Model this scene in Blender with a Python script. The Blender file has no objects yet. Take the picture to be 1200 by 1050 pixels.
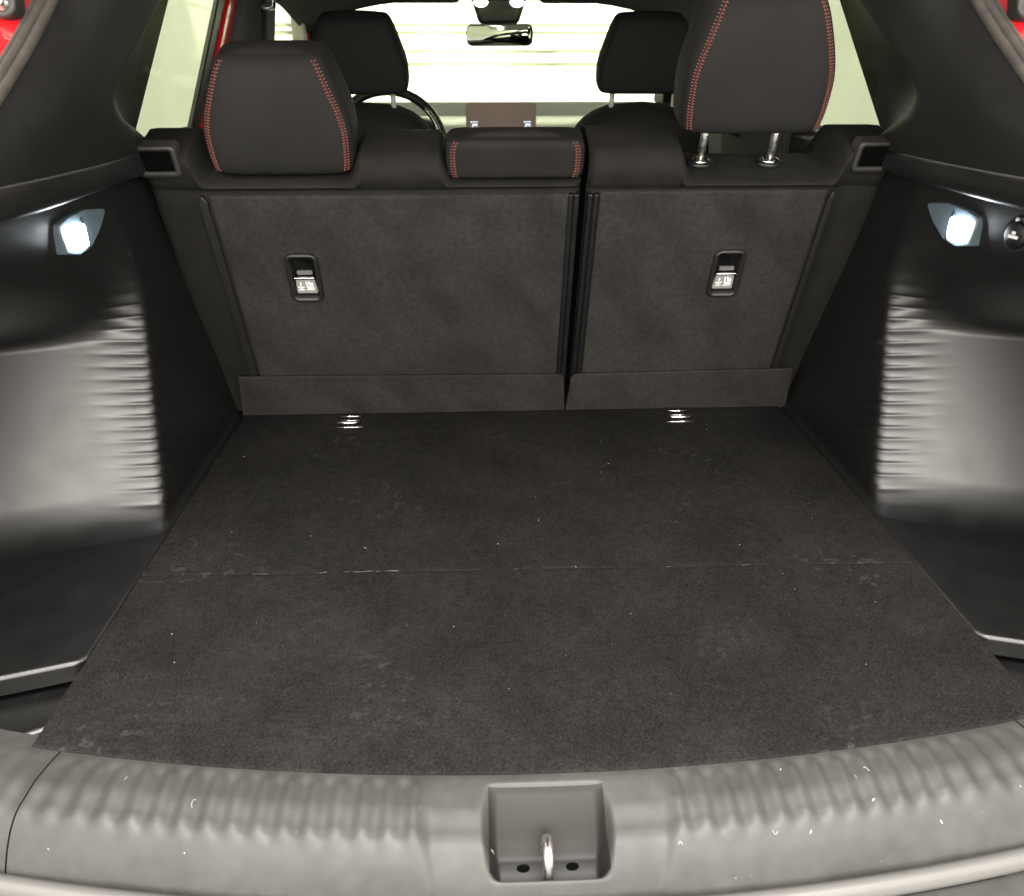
import bpy, bmesh, math, random
import numpy as np
from mathutils import Vector, Matrix
random.seed(7); rng = np.random.default_rng(7)
R = math.radians
sc = bpy.context.scene
col = sc.collection

# ---------------------------------------------------------------- camera
cam_d = bpy.data.cameras.new('camera'); cam = bpy.data.objects.new('camera', cam_d); col.objects.link(cam)
cam_d.sensor_width = 36; cam_d.lens = 27.0; cam_d.clip_start = 0.02; cam_d.clip_end = 60
cam.location = (-0.07, -0.55, 0.635)
cam.rotation_euler = (R(90 - 27.0), 0, R(-2.4))
cam_d.dof.use_dof = True; cam_d.dof.focus_distance = 1.25; cam_d.dof.aperture_fstop = 9.0
sc.camera = cam
# ---------------------------------------------------------------- world, added lamps, exposure
w = bpy.data.worlds.new('World'); sc.world = w; w.use_nodes = True
w.node_tree.nodes['Background'].inputs[0].default_value = (1.0, 0.97, 0.92, 1)
w.node_tree.nodes['Background'].inputs[1].default_value = 0.13
vs = sc.view_settings
vs.view_transform = 'Standard'; vs.look = 'None'; vs.exposure = 0.0; vs.gamma = 1.0; vs.use_curve_mapping = False
def area(name, loc, target, sx, sy, power, color=(1, 1, 1), spread=None):
    l = bpy.data.lights.new(name, 'AREA'); l.shape = 'RECTANGLE'; l.size = sx; l.size_y = sy; l.energy = power; l.color = color
    if spread: l.spread = R(spread)
    o = bpy.data.objects.new(name, l); col.objects.link(o); o.location = loc
    o.rotation_euler = (Vector(target) - Vector(loc)).to_track_quat('-Z', 'Y').to_euler()
    return o
area('added_light_rear', (0.0, -3.2, 1.40), (0, 0.4, 0.15), 4.4, 1.8, 300, (1.0, 0.945, 0.865))  # added area light standing for the bright space behind the car
area('added_light_front', (0.0, 4.4, 2.1), (0, 6.0, 0.7), 1.6, 0.6, 105, (1.0, 0.985, 0.93), 95)  # unseen light added to blow the garage door out to white
area('added_light_ceiling', (0.0, -1.05, 2.25), (0, -0.95, 0), 2.6, 0.7, 245, (1.0, 0.97, 0.92))  # unseen overhead light added so the floor brightens towards the opening
area('added_light_left', (-1.15, 1.4, 2.2), (-1.65, 1.5, 0.6), 0.4, 3.5, 34, (1.0, 0.985, 0.93))  # unseen light added to brighten the wall beyond the left windows
area('added_light_right', (1.15, 1.4, 2.2), (1.65, 1.5, 0.6), 0.4, 3.5, 34, (1.0, 0.985, 0.93))  # same added light for the wall beyond the right windows

# ---------------------------------------------------------------- materials
M = {}
def mat(name, color, rough=0.5, metal=0.0, spec=0.5, emit=None, estr=0.0, sheen=0.0, coat=0.0):
    m = bpy.data.materials.new(name); m.use_nodes = True
    b = m.node_tree.nodes['Principled BSDF']
    b.inputs['Base Color'].default_value = (*color, 1); b.inputs['Roughness'].default_value = rough
    b.inputs['Metallic'].default_value = metal; b.inputs['Specular IOR Level'].default_value = spec
    if sheen: b.inputs['Sheen Weight'].default_value = sheen; b.inputs['Sheen Roughness'].default_value = 0.6
    if coat: b.inputs['Coat Weight'].default_value = coat; b.inputs['Coat Roughness'].default_value = 0.04
    if emit: b.inputs['Emission Color'].default_value = (*emit, 1); b.inputs['Emission Strength'].default_value = estr
    M[name] = m
    return m
def nd(m, t, **kw):
    n = m.node_tree.nodes.new(t)
    for k, v in kw.items():
        if k in n.inputs: n.inputs[k].default_value = v
        else: setattr(n, k, v)
    return n
def lk(m, a, ao, b, bi): m.node_tree.links.new(a.outputs[ao], b.inputs[bi])
def tc(m):
    g = m.node_tree.nodes.new('ShaderNodeNewGeometry'); return g       # world position, metres
def bump(m, scale, strength, dist, detail=2.0, voronoi=False):
    g = tc(m); b = m.node_tree.nodes['Principled BSDF']
    n = nd(m, 'ShaderNodeTexVoronoi' if voronoi else 'ShaderNodeTexNoise', Scale=scale)
    if not voronoi: n.inputs['Detail'].default_value = detail
    lk(m, g, 'Position', n, 'Vector')
    bp = nd(m, 'ShaderNodeBump', Strength=strength, Distance=dist)
    lk(m, n, 'Distance' if voronoi else 0, bp, 'Height')
    prev = b.inputs['Normal'].links
    if prev: m.node_tree.links.new(prev[0].from_socket, bp.inputs['Normal'])
    lk(m, bp, 'Normal', b, 'Normal')
def mottle(m, layers):
    """multiply the base colour by noise layers: (scale, lo, hi, detail, low end, high end)"""
    b = m.node_tree.nodes['Principled BSDF']; g = tc(m); cur = None
    base = tuple(b.inputs['Base Color'].default_value)
    for sca, lo, hi, det, e0, e1, *st in layers:
        n = nd(m, 'ShaderNodeTexNoise', Scale=sca, Detail=det)
        if st:                                   # slanted, stretched smudges
            mp = nd(m, 'ShaderNodeMapping'); mp.vector_type = 'TEXTURE'; mp.inputs['Rotation'].default_value = (0, R(-36), 0); mp.inputs['Scale'].default_value = st[0]
            lk(m, g, 'Position', mp, 'Vector'); lk(m, mp, 0, n, 'Vector')
        else: lk(m, g, 'Position', n, 'Vector')
        mr = nd(m, 'ShaderNodeMapRange'); mr.inputs[1].default_value = e0; mr.inputs[2].default_value = e1
        mr.inputs[3].default_value = lo; mr.inputs[4].default_value = hi; lk(m, n, 0, mr, 0)
        if cur is None:
            mx = nd(m, 'ShaderNodeVectorMath', operation='SCALE'); mx.inputs[0].default_value = base[:3]
        else:
            mx = nd(m, 'ShaderNodeVectorMath', operation='SCALE'); lk(m, cur, 0, mx, 0)
        lk(m, mr, 0, mx, 'Scale'); cur = mx
    lk(m, cur, 0, b, 'Base Color')
def rough_noise(m, scale, lo, hi):
    b = m.node_tree.nodes['Principled BSDF']; g = tc(m)
    n = nd(m, 'ShaderNodeTexNoise', Scale=scale, Detail=4.0); lk(m, g, 'Position', n, 'Vector')
    mr = nd(m, 'ShaderNodeMapRange'); mr.inputs[1].default_value = .3; mr.inputs[2].default_value = .7
    mr.inputs[3].default_value = lo; mr.inputs[4].default_value = hi; lk(m, n, 0, mr, 0); lk(m, mr, 0, b, 'Roughness')

def fleck(m, scale, thr, color, patch_scale, patch_thr, stretch=(1, 1, 1)):
    """scuffs: pale worn flecks where a fine noise and a patch mask both pass a threshold"""
    b = m.node_tree.nodes['Principled BSDF']; g = tc(m)
    mp = nd(m, 'ShaderNodeMapping'); mp.inputs['Scale'].default_value = stretch; lk(m, g, 'Position', mp, 'Vector')
    n1 = nd(m, 'ShaderNodeTexNoise', Scale=scale, Detail=3.0); lk(m, mp, 0, n1, 'Vector')
    n2 = nd(m, 'ShaderNodeTexNoise', Scale=patch_scale, Detail=1.0); lk(m, g, 'Position', n2, 'Vector')
    a = nd(m, 'ShaderNodeMapRange'); a.inputs[1].default_value = thr; a.inputs[2].default_value = thr + .05; lk(m, n1, 0, a, 0)
    c = nd(m, 'ShaderNodeMapRange'); c.inputs[1].default_value = patch_thr; c.inputs[2].default_value = patch_thr + .12; lk(m, n2, 0, c, 0)
    mu = nd(m, 'ShaderNodeMath', operation='MULTIPLY'); lk(m, a, 0, mu, 0); lk(m, c, 0, mu, 1)
    mx = nd(m, 'ShaderNodeMix', data_type='RGBA')
    lk(m, mu, 0, mx, 0)
    s = b.inputs['Base Color']
    if s.links: m.node_tree.links.new(s.links[0].from_socket, mx.inputs[6])
    else: mx.inputs[6].default_value = s.default_value
    mx.inputs[7].default_value = (*color, 1)
    lk(m, mx, 2, b, 'Base Color')

m = mat('boot_carpet', (.0168, .0160, .0152), 1.0, spec=.03)
mottle(m, [(330, .68, 1.32, 2, .3, .7), (900, .6, 1.45, 2, .3, .7), (70, .85, 1.16, 3, .3, .7), (9, .87, 1.15, 3, .35, .65), (2.4, .88, 1.14, 2, .35, .65)])
bump(m, 650, .9, .0015, 3); bump(m, 45, .25, .002)
fleck(m, 420, .735, (.08, .076, .07), 6, .50); fleck(m, 75, .60, (.040, .0385, .036), 5, .57)
m = mat('seat_carpet', (.0290, .0279, .0262), 1.0, spec=.03)
mottle(m, [(900, .7, 1.35, 2, .3, .7), (120, .86, 1.15, 3, .3, .7), (15, .93, 1.07, 2, .36, .64), (9, .84, 1.06, 2.5, .34, .56, (.6, 1.0, 1.4))])
bump(m, 800, .7, .001, 3)
m = mat('seat_fabric', (.0122, .0116, .0107), .8, spec=.18)
mottle(m, [(1400, .75, 1.3, 2, .3, .7), (30, .85, 1.15, 3, .35, .65)])
bump(m, 1500, .5, .0006, 1); bump(m, 26, .35, .004, 2)
m = mat('headrest_fabric', (.0102, .0097, .0088), .7, spec=.2)
mottle(m, [(1600, .8, 1.22, 2, .3, .7), (14, .9, 1.12, 2, .35, .65)])
bump(m, 1700, .45, .0005, 1); bump(m, 18, .25, .004, 2)
m = mat('front_fabric', (.008, .0078, .0076), .8, spec=.2); bump(m, 900, .3, .0006, 1)
m = mat('trim_plastic', (.0040, .0038, .0036), .41, spec=1.0)
mottle(m, [(40, .92, 1.08, 3, .35, .65)]); rough_noise(m, 22, .37, .44)
bump(m, 1300, .22, .0004, 2)
fleck(m, 90, .66, (.03, .029, .027), 6, .64, (1, .35, 1))
m = mat('pillar_plastic', (.013, .0132, .0130), .5, spec=.25)
mottle(m, [(60, .9, 1.1, 3, .35, .65)]); bump(m, 1400, .2, .0004, 2)
m = mat('sill_plastic', (.047, .0462, .0435), .52, spec=.45)
mottle(m, [(55, .9, 1.1, 4, .35, .65), (11, .88, 1.12, 2, .35, .65)]); rough_noise(m, 30, .47, .58)
bump(m, 1200, .2, .0004, 2)
fleck(m, 230, .72, (.30, .29, .27), 14, .54, (1, .30, 1)); fleck(m, 60, .66, (.045, .042, .038), 9, .52)
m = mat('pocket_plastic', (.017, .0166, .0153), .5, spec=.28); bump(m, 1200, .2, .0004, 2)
m = mat('black_plastic', (.012, .012, .012), .42)
bump(m, 1300, .15, .0004, 2)
m = mat('edge_plastic', (.006, .0065, .0075), .42); rough_noise(m, 40, .38, .48)
m = mat('rubber_seal', (.075, .068, .060), .62, spec=.4)
mottle(m, [(40, .85, 1.15, 3, .35, .65)]); bump(m, 1100, .2, .0004, 2)
m = mat('red_paint', (.62, .012, .018), .30, coat=.8)
m = mat('red_frame', (.46, .008, .012), .35, coat=.6)
m = mat('chrome', (.80, .79, .76), .16, metal=1.0); rough_noise(m, 60, .1, .24)
m = mat('zinc_steel', (.82, .81, .77), .30, metal=1.0); rough_noise(m, 150, .22, .42); bump(m, 500, .2, .0004)
m = mat('post_reflection_grey', (.62, .61, .57), .38, metal=.35); rough_noise(m, 90, .32, .45)  # pale base stands in for bright reflections on the chrome posts
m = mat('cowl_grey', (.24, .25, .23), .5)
m = mat('grey_tab', (.27, .265, .255), .5); mottle(m, [(200, .88, 1.1, 2, .35, .65)])
m = mat('grey_plastic', (.115, .112, .107), .45); bump(m, 1200, .15, .0004)
m = mat('painted_void', (.0015, .0015, .0015), .9, spec=.05)  # near-black that paints the shade inside shallow openings and holes
m = mat('lock_grey', (.026, .025, .0235), .5)
m = mat('white_print', (.85, .85, .83), .5)
m = mat('stitch_thread', (.25, .088, .058), .7); mottle(m, [(500, .7, 1.3, 2, .3, .7)])
m = mat('seam_thread', (.085, .012, .010), .8)
m = mat('lamp_glow', (.9, .95, 1.0), .4, emit=(.86, .94, 1.0), estr=55.0)
m = mat('map_glow', (.9, .95, 1.0), .4, emit=(.9, .97, 1.0), estr=6.0)
m = mat('lens_plastic', (.075, .10, .118), .28, spec=.5)
m = mat('dash_reflection_pale', (.50, .515, .46), .4); mottle(m, [(30, .92, 1.08, 3, .35, .65)]); bump(m, 900, .2, .0005)  # pale base stands in for the windscreen's reflection on a dark dash
m = mat('screen_reflection_brown', (.36, .28, .24), .15, spec=.6)  # brown base carries the reflection on the screen
m = mat('icon_light', (.7, .75, 1), .4, emit=(.72, .80, 1.0), estr=1.2)
m = mat('mirror_glass', (.85, .86, .80), .02, metal=1.0)
m = mat('headliner_cloth', (.045, .044, .042), .9); bump(m, 800, .3, .0006)
m = mat('garage_paint', (.80, .80, .765), .8); mottle(m, [(3, .96, 1.03, 3, .35, .65)]); bump(m, 60, .2, .002)
m = mat('door_paint', (.82, .82, .79), .6); mottle(m, [(5, .95, 1.04, 3, .35, .65)])
m = mat('groove_tone', (.17, .165, .125), .8); mottle(m, [(1.6, .55, 2.6, 4, .35, .65)])  # darker than the slats, unevenly mottled along the grooves
m = mat('concrete', (.30, .29, .27), .8); mottle(m, [(4, .8, 1.2, 5, .35, .65)]); bump(m, 120, .3, .002)
m = mat('pale_trim', (.42, .40, .38), .5)
m = mat('nap_fibre', (.030, .0288, .027), .9, spec=.1); mottle(m, [(800, .3, 1.9, 2, .3, .7)])
m = mat('fold_lint', (.14, .13, .12), .9)
m = mat('lint', (.55, .52, .47), .9)
# tinted window glass: real transparent pane with a mirror-like surface
m = bpy.data.materials.new('tinted_glass'); m.use_nodes = True; M['tinted_glass'] = m
nt = m.node_tree; nt.nodes.remove(nt.nodes['Principled BSDF'])
tr = nt.nodes.new('ShaderNodeBsdfTransparent'); tr.inputs[0].default_value = (.92, .97, .83, 1)
gl = nt.nodes.new('ShaderNodeBsdfGlossy'); gl.inputs['Roughness'].default_value = .02
lw = nt.nodes.new('ShaderNodeLayerWeight'); pw = nt.nodes.new('ShaderNodeMath'); pw.operation = 'POWER'; pw.inputs[1].default_value = 5.0
fr = nt.nodes.new('ShaderNodeMath'); fr.operation = 'MULTIPLY_ADD'; fr.inputs[1].default_value = .30; fr.inputs[2].default_value = .02
nt.links.new(lw.outputs['Facing'], pw.inputs[0]); nt.links.new(pw.outputs[0], fr.inputs[0])
mx = nt.nodes.new('ShaderNodeMixShader')
nt.links.new(fr.outputs[0], mx.inputs[0]); nt.links.new(tr.outputs[0], mx.inputs[1]); nt.links.new(gl.outputs[0], mx.inputs[2])
nt.links.new(mx.outputs[0], nt.nodes['Material Output'].inputs[0])

# ---------------------------------------------------------------- mesh helpers (all points given in world metres)
WL = {}
def tag(o, label, cat=None, group=None, kind=None):
    if label: o['label'] = label
    if cat: o['category'] = cat
    if group: o['group'] = group
    if kind: o['kind'] = kind
    return o
def thing(name, loc, label, cat, group=None):
    o = bpy.data.objects.new(name, None); col.objects.link(o); o.location = loc; o.empty_display_size = .1
    WL[o.name] = Vector(loc); return tag(o, label, cat, group)
def obj(name, V, Fc, material, parent=None, smooth=True, bevel=0.0, seg=2, angle=35, solid=0.0, subsurf=0, edge_split=True):
    V = np.asarray(V, float).reshape(-1, 3)
    c = (V.min(0) + V.max(0)) / 2
    me = bpy.data.meshes.new(name); me.from_pydata((V - c).tolist(), [], [list(map(int, f)) for f in Fc]); me.update()
    bm = bmesh.new(); bm.from_mesh(me); bmesh.ops.recalc_face_normals(bm, faces=bm.faces); bm.to_mesh(me); bm.free()
    me.materials.append(M[material])
    o = bpy.data.objects.new(name, me); col.objects.link(o)
    WL[o.name] = Vector(c)
    if parent is not None:
        o.parent = parent; o.location = Vector(c) - WL[parent.name]
    else: o.location = c
    if smooth:
        me.polygons.foreach_set('use_smooth', [True] * len(me.polygons))
    if solid:
        md = o.modifiers.new('solid', 'SOLIDIFY'); md.thickness = solid; md.offset = 0
    if bevel:
        md = o.modifiers.new('bevel', 'BEVEL'); md.width = bevel; md.segments = seg; md.limit_method = 'ANGLE'; md.angle_limit = R(30)
        if smooth:
            wn = o.modifiers.new('wn', 'WEIGHTED_NORMAL'); wn.keep_sharp = True
    if subsurf:
        md = o.modifiers.new('sub', 'SUBSURF'); md.levels = subsurf; md.render_levels = subsurf
    return o
def gridf(n, m, close_u=False, close_v=False, off=0):
    f = []
    for i in range(n if close_u else n - 1):
        for j in range(m if close_v else m - 1):
            a = i * m + j; b = ((i + 1) % n) * m + j; c = ((i + 1) % n) * m + (j + 1) % m; d = i * m + (j + 1) % m
            f.append((a + off, b + off, c + off, d + off))
    return f
def grid(name, P, material, parent, **kw):
    P = np.asarray(P); n, m_ = P.shape[:2]
    cu = kw.pop('close_u', False); cv = kw.pop('close_v', False); skip = kw.pop('skip', None)
    f = gridf(n, m_, cu, cv)
    if skip is not None: f = [q for q in f if not skip(P.reshape(-1, 3)[list(q)].mean(0), q)]
    return obj(name, P.reshape(-1, 3), f, material, parent, **kw)
class MB:
    def __init__(s): s.V = []; s.F = []
    def add(s, V, Fc):
        o = len(s.V); s.V += [tuple(map(float, v)) for v in V]; s.F += [tuple(i + o for i in f) for f in Fc]; return s
    def box(s, a, b):
        (x0, y0, z0), (x1, y1, z1) = a, b
        return s.add([(x0,y0,z0),(x1,y0,z0),(x1,y1,z0),(x0,y1,z0),(x0,y0,z1),(x1,y0,z1),(x1,y1,z1),(x0,y1,z1)],
                     [(0,3,2,1),(4,5,6,7),(0,1,5,4),(1,2,6,5),(2,3,7,6),(3,0,4,7)])
    def tube(s, pts, r, seg=10, closed=False, caps=True):
        pts = [Vector(p) for p in pts]; n = len(pts); rr = r if hasattr(r, '__len__') else [r] * n
        V = []; up = None
        for i in range(n):
            a = pts[(i - 1) % n] if (closed or i > 0) else pts[i]; b = pts[(i + 1) % n] if (closed or i < n - 1) else pts[i]
            t = (b - a).normalized()
            if up is None:
                up = Vector((0, 0, 1)) if abs(t.z) < .9 else Vector((1, 0, 0))
            up = (up - t * up.dot(t)).normalized(); sd = t.cross(up)
            for k in range(seg):
                an = 2 * math.pi * k / seg; V.append(pts[i] + (up * math.cos(an) + sd * math.sin(an)) * rr[i])
        Fc = gridf(n, seg, closed, True)
        if not closed and caps: Fc += [tuple(range(seg))[::-1], tuple(range((n - 1) * seg, n * seg))]
        return s.add(V, Fc)
    def prism(s, outline, z0, z1, fn=None):
        """outline: 2-D points; fn(x, y, z) -> world"""
        fn = fn or (lambda x, y, z: (x, y, z)); n = len(outline)
        V = [fn(x, y, z0) for x, y in outline] + [fn(x, y, z1) for x, y in outline]
        return s.add(V, [tuple(range(n))[::-1], tuple(range(n, 2 * n))] + [(i, (i + 1) % n, n + (i + 1) % n, n + i) for i in range(n)])
    def lathe(s, prof, fn, seg=24):
        V = []
        for r_, h in prof:
            for k in range(seg):
                a = 2 * math.pi * k / seg; V.append(fn(r_ * math.cos(a), r_ * math.sin(a), h))
        n = len(prof)
        return s.add(V, gridf(n, seg, False, True) + [tuple(range(seg))[::-1], tuple(range((n - 1) * seg, n * seg))])
    def build(s, name, material, parent=None, **kw): return obj(name, s.V, s.F, material, parent, **kw)
def ss(a, b, x): t = np.clip((np.asarray(x, float) - a) / (b - a), 0, 1); return t * t * (3 - 2 * t)
def rrect(x0, y0, x1, y1, r, n=5):
    p = []
    for cx, cy, a0 in ((x1 - r, y1 - r, 0), (x0 + r, y1 - r, 90), (x0 + r, y0 + r, 180), (x1 - r, y0 + r, 270)):
        for k in range(n + 1):
            a = R(a0 + 90 * k / n); p.append((cx + r * math.cos(a), cy + r * math.sin(a)))
    return p
def gsmooth(P, sig):
    P = np.asarray(P, float); n = int(3 * sig) + 1; k = np.exp(-.5 * (np.arange(-n, n + 1) / sig) ** 2); k /= k.sum()
    out = np.empty_like(P)
    for d in range(P.shape[1]):
        a = P[:, d]; ext = np.concatenate([2 * a[0] - a[n:0:-1], a, 2 * a[-1] - a[-2:-n - 2:-1]])
        out[:, d] = np.convolve(ext, k, 'valid')
    return out
XC = -0.005

# ================================================================ the garage round the car
o = MB().box((-6, -6, -.80), (6, 9, -.74)).build('garage_floor', 'concrete', smooth=False); tag(o, None, kind='structure')
for s in (-1, 1):
    xs = sorted((s * 1.65, s * 1.80))
    o = MB().box((xs[0], -2.0, -.735), (xs[1], 6.0, 2.7)).build('garage_wall', 'garage_paint', smooth=False); tag(o, None, kind='structure')
gd = thing('garage_door', (0, 6.05, -.735), 'white sectional garage door with narrow horizontal grooves beyond the windscreen', 'garage door')
zc = -.735
hs = [0.550, 0.764, 0.087, 0.126, 0.050, 0.550, 0.600, 0.600]
for i, h in enumerate(hs):
    MB().box((-2.55, 6.0, zc + .012), (2.55, 6.05, zc + h - .012)).build('door_slat', 'door_paint', gd, bevel=.004)
    zc += h
MB().box((-2.55, 6.008, -.735), (2.55, 6.03, zc)).build('backing', 'groove_tone', gd, smooth=False)

# ================================================================ car body: everything fixed to the shell
car = thing('car_body', (0, .6, -.735), 'red car body with dark plastic boot trim, seen through its open tailgate', 'car')

# ---- side trims: wheel-arch wall with ribs, recess behind it, overhanging lamp panel above
def trim_path(z):
    t = float(ss(.25, .475, z))                      # 0 below, 1 on the lamp panel
    q1 = min(1., max(0., 1 - z / .050)); q2 = min(1., max(0., 1 - z / .014)); fil = 1 - math.sqrt(1 - q1 * q1)
    oin = .5495 + .085 * z - .012 * (1 - math.sqrt(1 - q2 * q2))
    yr = (.470 + .46 * z - .050 * fil) * (1 - t) + .60 * t
    dep = .235 * (1 - t) + .075 * t
    kk = .30 * (1 - t) + 5.0 * t
    p0 = (oin, .862 - .20 * z); p1 = (oin, yr); p2 = (oin + dep, yr - kk * dep); p3 = (oin + dep + .035, -.03)
    segs = ((p0, p1, 46), (p1, p2, 56), (p2, p3, 26)); pts = []
    for a, b, n in segs:
        for k in range(n): u = k / n; pts.append((a[0] + (b[0] - a[0]) * u, a[1] + (b[1] - a[1]) * u))
    pts.append(p3)
    return gsmooth(np.array(pts), 2.2), yr, t
zs = np.concatenate([np.concatenate([np.linspace(.0005, .05, 44), np.linspace(.0515, .31, 170)]), np.linspace(.312, .476, 44)])
rows = []
for z in zs:
    P, yr, t = trim_path(z)
    d = np.gradient(P, axis=0); nrm = np.stack([d[:, 1], -d[:, 0]], 1); nrm /= np.linalg.norm(nrm, axis=1)[:, None]
    nrm *= np.where(nrm[:, :1] > 0, -1, 1) if False else 1
    arc = np.concatenate([[0], np.cumsum(np.linalg.norm(np.diff(P, axis=0), axis=1))]); a_r = arc[46]
    q = arc - a_r                                      # distance from the ridge: <0 inner panel, >0 rear-facing wall
    win = np.where(q < 0, np.exp(-(q / .12) ** 2), np.exp(-(np.maximum(q - .004, 0) / .052) ** 2))
    ph = (z + .42 * np.where(q < 0, -q, -.25 * q)) / .0172
    amp = .00105 * win * ss(.0, .03, z) * (1 - ss(.29, .36, z))
    fr_ = ph - np.floor(ph); prof = .35 - 1.5 * np.exp(-((fr_ - .5) / .17) ** 2) + .15 * np.cos(2 * math.pi * ph)
    P = P + nrm * (amp * prof)[:, None]
    rows.append(np.concatenate([P, np.full((len(P), 1), z)], 1))
T = np.array(rows)                                     # (rows, cols, [o, y, z])
def side(o, s): return XC + s * np.asarray(o)
def build_side(s):
    P = T.copy(); P[:, :, 0] = side(T[:, :, 0], s)
    trim = grid('side_trim', P, 'trim_plastic', car)
    F3 = lambda o, y, z: (float(side(o, s)), y, z)
    # flat ledge between the recess wall and the boot floor
    out = [(.5365, .846), (.5365, .172), (.546, .160), (.66, .127), (.83, .105), (.83, .47), (.565, .50), (.57, .846)]
    MB().prism(out, -.028, .0015, F3).build('trim_ledge', 'trim_plastic', trim, bevel=.006, seg=4)
    # pocket below the ledge with a second step
    MB().prism([(.50, .30), (.50, .118), (.556, .099), (.60, .076), (.70, .030), (.84, .0), (.84, .30)], -.085, -.038, F3).build('pocket_step', 'trim_plastic', trim, bevel=.010, seg=4)
    MB().prism([(.44, .30), (.44, -.06), (.84, -.06), (.84, .30)], -.13, -.10, F3).build('pocket_floor', 'trim_plastic', trim, bevel=.004)
    MB().prism([(.85, .60), (.85, -.06), (.87, -.06), (.87, .60)], -.10, .50, F3).build('outer_wall', 'trim_plastic', trim)
    # belt lip: thin overhanging rail where the pillar trim meets the lower trim
    path = [(.588 + .62 * max(0, .44 - y) ** 2, y) for y in np.linspace(.775, -.03, 40)]
    prof = [(.085, -.012), (-.010, -.0145), (-.0165, -.010), (-.018, .000), (-.0175, .0125), (-.012, .016), (.03, .016)]
    G = [[F3(a + po, b, .487 + pz - .02 * max(0, .35 - b)) for po, pz in prof] for a, b in path]
    grid('belt_rail', G, 'pillar_plastic', trim, bevel=0)
    MB().box(tuple(np.minimum(F3(.570, .735, .478), F3(.592, .775, .503))), tuple(np.maximum(F3(.570, .735, .478), F3(.592, .775, .503)))).build('rail_end_cap', 'grey_plastic', trim, bevel=.003)
    # lit boot lamp in a wedge-shaped lens
    xo = lambda z: .548 + .085 * z
    def onp(y, z, d):
        r = .522 / (y + .55); y2 = (.641 - .55 * r) / (r + .2); z2 = .635 - (.635 - z) * (y2 + .55) / (y + .55)   # slide onto the slanted lamp panel
        return F3(xo(z2) + max(0, .60 - y2) / 5 - d, y2, z2)
    def plate(mb, pts, d0, d1):
        n = len(pts); V = [onp(y, z, d0) for y, z in pts] + [onp(y, z, d1) for y, z in pts]
        return mb.add(V, [tuple(range(n))[::-1], tuple(range(n, 2 * n))] + [(i, (i + 1) % n, n + (i + 1) % n, n + i) for i in range(n)])
    wedge = [(.4405, .4135), (.4385, .440), (.443, .4500), (.470, .4545), (.520, .4555), (.570, .4480), (.574, .4435), (.545, .425), (.505, .409), (.470, .4065)]
    lamp = plate(MB(), wedge, -.012, .0035).build('boot_lamp', 'lens_plastic', trim, bevel=.002, seg=3)
    plate(MB(), [(.450, .4185), (.449, .440), (.453, .4455), (.489, .4430), (.493, .4395), (.488, .4175), (.484, .4140), (.454, .4150)], .002, .0105).build('lamp_lens', 'lamp_glow', lamp, bevel=.002)
    plate(MB(), [(.4955, .447), (.500, .4475), (.4965, .411), (.4925, .4105)], .002, .0055).build('lamp_divider', 'edge_plastic', lamp, bevel=.001)
    # pillar trim with a scooped window reveal
    zz = np.linspace(.505, .93, 60); G = []
    yr_ = lambda z: float(np.interp(z, [.50, .527, .565, .605, .657, .698, .80, .95], [.295, .334, .39, .456, .533, .586, .72, .92]))
    ysc = lambda z: float(np.interp(z, [.50, .54, .556, .575, .59, .61, .66, .712, .95], [.80, .70, .655, .632, .628, .648, .735, .83, 1.25]))
    oi = lambda z: .572 - .16 * (z - .5)
    yw = lambda z: .885 + 1.05 * (z - .523)
    for z in zz:
        a, b, c = yr_(z), ysc(z), yw(z); b = min(b, c - .03)
        pts = []
        for k in range(24): u = k / 24; pts.append((oi(z) + .045 * (1 - u) ** 3, a + (b - a) * u))
        ob = oi(z); oc = .648 - .10 * (z - .5)
        for k in range(22):
            u = k / 21; pts.append((ob + (oc - ob) * (1 - (1 - u) ** 2.6), b + (c - b) * u))
        pts = gsmooth(np.array(pts), 1.3)
        G.append([F3(p[0], p[1], z) for p in pts])
    pil = grid('pillar_trim', G, 'pillar_plastic', car)
    # weather seal round the tailgate opening: two lobes, and the painted flange beyond it
    sp = [(oi(z) + .052, yr_(z) - .004, z) for z in np.linspace(.93, .50, 26)] + [(.655, .23, .45), (.70, .13, .36), (.745, .04, .24), (.76, -.015, .12), (.74, -.045, .03)]
    sp = gsmooth(np.array(sp), 1.0)
    sl = MB().tube([F3(*p) for p in sp], .0072, 10).build('weather_seal', 'rubber_seal', car)
    MB().tube([F3(p[0] + .0065, p[1] - .0085, p[2] + .002) for p in sp], .0064, 10).build('seal_lobe', 'rubber_seal', sl)
    MB().tube([F3(p[0] + .0105, p[1] - .0145, p[2] + .004) for p in sp], .0030, 8).build('seal_lip', 'rubber_seal', sl)
    G = [[F3(p[0] + .007 + .20 * u, p[1] - .012 - .05 * u + .02 * u * u, p[2] + .004 + .012 * math.sin(u * 3.1)) for u in np.linspace(0, 1, 8)] for p in sp]
    bp = grid('body_panel', G, 'red_paint', car)
    # bolted bracket on the flange
    c0 = np.array(F3(.622, .528, .690)); ax = Vector((0, -.90, .18)).normalized(); e1 = Vector((1, 0, 0)); e2 = ax.cross(e1)
    fb = lambda a, b, h: Vector(c0) + e1 * a + e2 * b + ax * h
    MB().prism([(.017 * math.cos(a), .017 * math.sin(a)) for a in np.linspace(math.pi, 2 * math.pi, 10)] + [(.020, .05), (-.020, .05)], -.012, .012, lambda a, b, h: fb(a, -b if False else b, h)).build('hinge_bracket', 'lock_grey', bp, bevel=.004)
    MB().lathe([(.0095, .010), (.0095, .014), (.007, .015), (.007, .019), (.0055, .021)], fb, 20).build('hinge_bolt', 'zinc_steel', bp)
    # door glass, sill and post beside the rear and front seats
    gx = .650
    f2 = lambda a, b, h: F3(gx - .13 * (b - .5) + h, a, b)
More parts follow.
